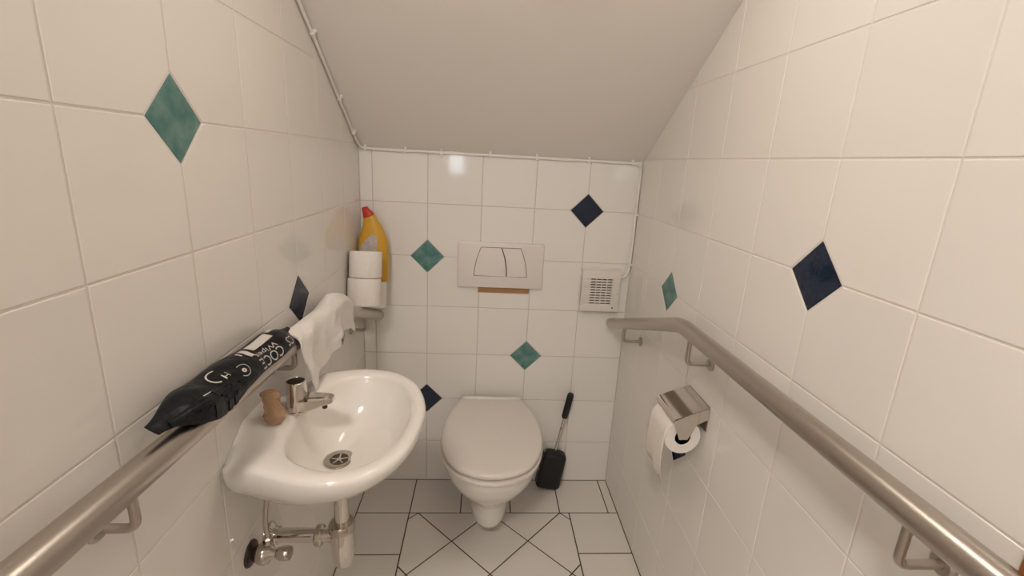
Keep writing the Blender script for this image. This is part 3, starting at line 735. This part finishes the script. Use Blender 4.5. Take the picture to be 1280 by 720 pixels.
# ------------------------------------------------------------------ toilet paper holder and roll
HY0, HY1 = -0.740, -0.616
hold = thing('paper_holder', 'chrome toilet paper holder with hinged cover on the tiled wall', 'paper holder', (WR, -0.68, 0.74))
MB().box((WR-0.0022, HY0+0.002, 0.722), (WR, HY1-0.002, 0.790)).build('wall_plate', 'chrome_worn', hold)
cv = []
for d, z in ((0.003, 0.789), (0.030, 0.7785), (0.060, 0.7665), (0.080, 0.7585), (0.0865, 0.7555), (0.0895, 0.7515), (0.0900, 0.7460)):
    cv.append((WR-d, z))
cvo = [(x, z+0.0) for x, z in cv]; cvi = [(x+0.0004, z-0.0016) for x, z in cv]
def strip_prism(outer, inner, y0, y1):
    n = len(outer); mb = MB(); poly = outer + inner[::-1]
    return mb.loft([[Vector((x, y0, z)) for x, z in poly], [Vector((x, y1, z)) for x, z in poly]], True, True)
MB().add([Vector((x, yy, z)) for yy in (HY0, HY1) for x, z in cvo], [[i, i+1, len(cvo)+i+1, len(cvo)+i] for i in range(len(cvo)-1)]).build('cover', 'chrome', hold, 40)
ob = bpy.data.objects[hold.children[-1].name]; md = ob.modifiers.new('thickness', 'SOLIDIFY'); md.thickness = 0.0016; md.offset = 0
tab = [(WR-0.0895, 0.7515), (WR-0.076, 0.716), (WR-0.070, 0.7000), (WR-0.048, 0.7000), (WR-0.041, 0.716), (WR-0.030, 0.742), (WR-0.004, 0.756), (WR-0.004, 0.788), (WR-0.060, 0.7662)]
MB().prism(tab, lambda u, v, h: (u, h, v), HY0-0.0014, HY0).build('side_tab', 'chrome', hold)
MB().prism(tab, lambda u, v, h: (u, h, v), HY1, HY1+0.0014).build('side_tab', 'chrome', hold)
RC = (WR-0.0575, 0.7020); rr_ = 0.0470
MB().tube([(RC[0], HY0, RC[1]+0.012), (RC[0], HY1, RC[1]+0.012)], 0.005, 12).build('spindle', 'dark_metal', hold, 40)
tr = thing('toilet_paper', 'white toilet paper roll hanging a loose sheet from the chrome holder', 'toilet paper', (RC[0], -0.68, RC[1]))
ya, yb = HY0+0.006, HY1-0.008
MB().lathe([(0.0205, 0.0), (0.0205, yb-ya), (rr_-0.001, yb-ya), (rr_, yb-ya-0.002), (rr_, 0.002), (rr_-0.001, 0.0), (0.0205, 0.0)], (RC[0], ya, RC[1]), (0, 1, 0), 64).build('paper', 'paper', tr, 40)
MB().lathe([(0.019, 0.0), (0.019, yb-ya), (0.0204, yb-ya), (0.0204, 0.0), (0.019, 0.0)], (RC[0], ya, RC[1]), (0, 1, 0), 40).build('cardboard_core', 'cardboard', tr, 40)
sh = []
prof_s = [(RC[0]-rr_*math.sin(a)-0.0006, RC[1]+rr_*math.cos(a)) for a in [k*PI/2/10 for k in range(3, 11)]]
prof_s += [(RC[0]-rr_-0.0015, RC[1]-0.02), (RC[0]-rr_-0.0025, RC[1]-0.05), (RC[0]-rr_-0.001, RC[1]-0.085), (RC[0]-rr_+0.005, RC[1]-0.120), (RC[0]-rr_+0.013, RC[1]-0.150)]
nn = len(prof_s); NY = 12; v = []; f = []
for j in range(NY+1):
    yy = lerp(ya, yb, j/NY)
    for i, (x, z) in enumerate(prof_s):
        k = max(0, (i-9)/(nn-10)); v.append(Vector((x + 0.004*math.sin(j*0.9)*k, yy, z + 0.022*k*(j/NY))))
for j in range(NY):
    for i in range(nn-1): f.append([j*nn+i, j*nn+i+1, (j+1)*nn+i+1, (j+1)*nn+i])
so = mesh('hanging_sheet', v, f, 'paper', tr, 60); md = so.modifiers.new('thickness', 'SOLIDIFY'); md.thickness = 0.0006

# ------------------------------------------------------------------ toilet brush and its holder
BA = math.radians(9.5); bd = Vector((math.sin(BA), 0.0, math.cos(BA))); bs = Vector((math.cos(BA), 0.0, -math.sin(BA)))
B0 = Vector((0.7870, -0.045, 0.0085))
holder = thing('brush_holder', 'flat black toilet brush holder leaning between toilet and wall', 'brush holder', (0.789, -0.045, 0))
def hring(h, w, d, rnd=0.45, n=36):
    out = []
    for k in range(n):
        t = 2*PI*k/n; c, s = math.cos(t), math.sin(t)
        out.append(B0 + bd*h + bs*(w*math.copysign(abs(c)**rnd, c)) + Vector((0, d*math.copysign(abs(s)**rnd, s), 0)))
    return out
MB().loft([hring(0.0, 0.034, 0.022), hring(0.004, 0.047, 0.028), hring(0.014, 0.0525, 0.031), hring(0.05, 0.0525, 0.031), hring(0.11, 0.0510, 0.030), hring(0.150, 0.0495, 0.029), hring(0.162, 0.0455, 0.027), hring(0.168, 0.032, 0.021), hring(0.169, 0.012, 0.010)]).build('holder_body', 'black_plastic', holder, 50)
hk = [B0 + bd*0.150 - bs*0.0440, B0 + bd*0.176 - bs*0.0465, B0 + bd*0.184 - bs*0.0520, B0 + bd*0.178 - bs*0.0590, B0 + bd*0.150 - bs*0.0600, B0 + bd*0.100 - bs*0.0585, B0 + bd*0.06 - bs*0.0490]
MB().tube(bezier_path(hk, 8), 0.0018, 8).build('wire_hook', 'cable_white', holder, 60)
mk = MB()
for k in range(5): mk.add([B0 + bd*(0.070+a) + bs*(-0.014+0.006*k+b) + Vector((0, -0.0316, 0)) for a, b in ((0, 0), (0, 0.0045), (0.004, 0.0045), (0.004, 0))], [[0, 1, 2, 3]])
mk.build('embossed_mark', 'dark_metal', holder)
brush = thing('toilet_brush', 'toilet brush with steel rod and black grip standing in its holder', 'toilet brush', (0.82, -0.045, 0.17))
BT = B0 + bd*0.166 - bs*0.002
MB().tube([BT + bd*t for t in (0.0, 0.05, 0.09, 0.0935)], 0.0056, 16).build('rod', 'chrome', brush, 40)
MB().lathe([(0.0062, 0.118), (0.0062, 0.1215)], BT, bd, 16).build('rod_ring', 'dark_gap', brush)
MB().tube([BT + bd*t for t in (0.09, 0.12, 0.172)], 0.0062, 16).build('rod_sleeve', 'chrome', brush, 40)
MB().lathe([(0.0, 0.168), (0.0115, 0.169), (0.0132, 0.173), (0.0138, 0.22), (0.0138, 0.270), (0.0122, 0.279), (0.007, 0.2835), (0.0, 0.284)], BT, bd, 24).build('grip', 'black_plastic', brush, 45)
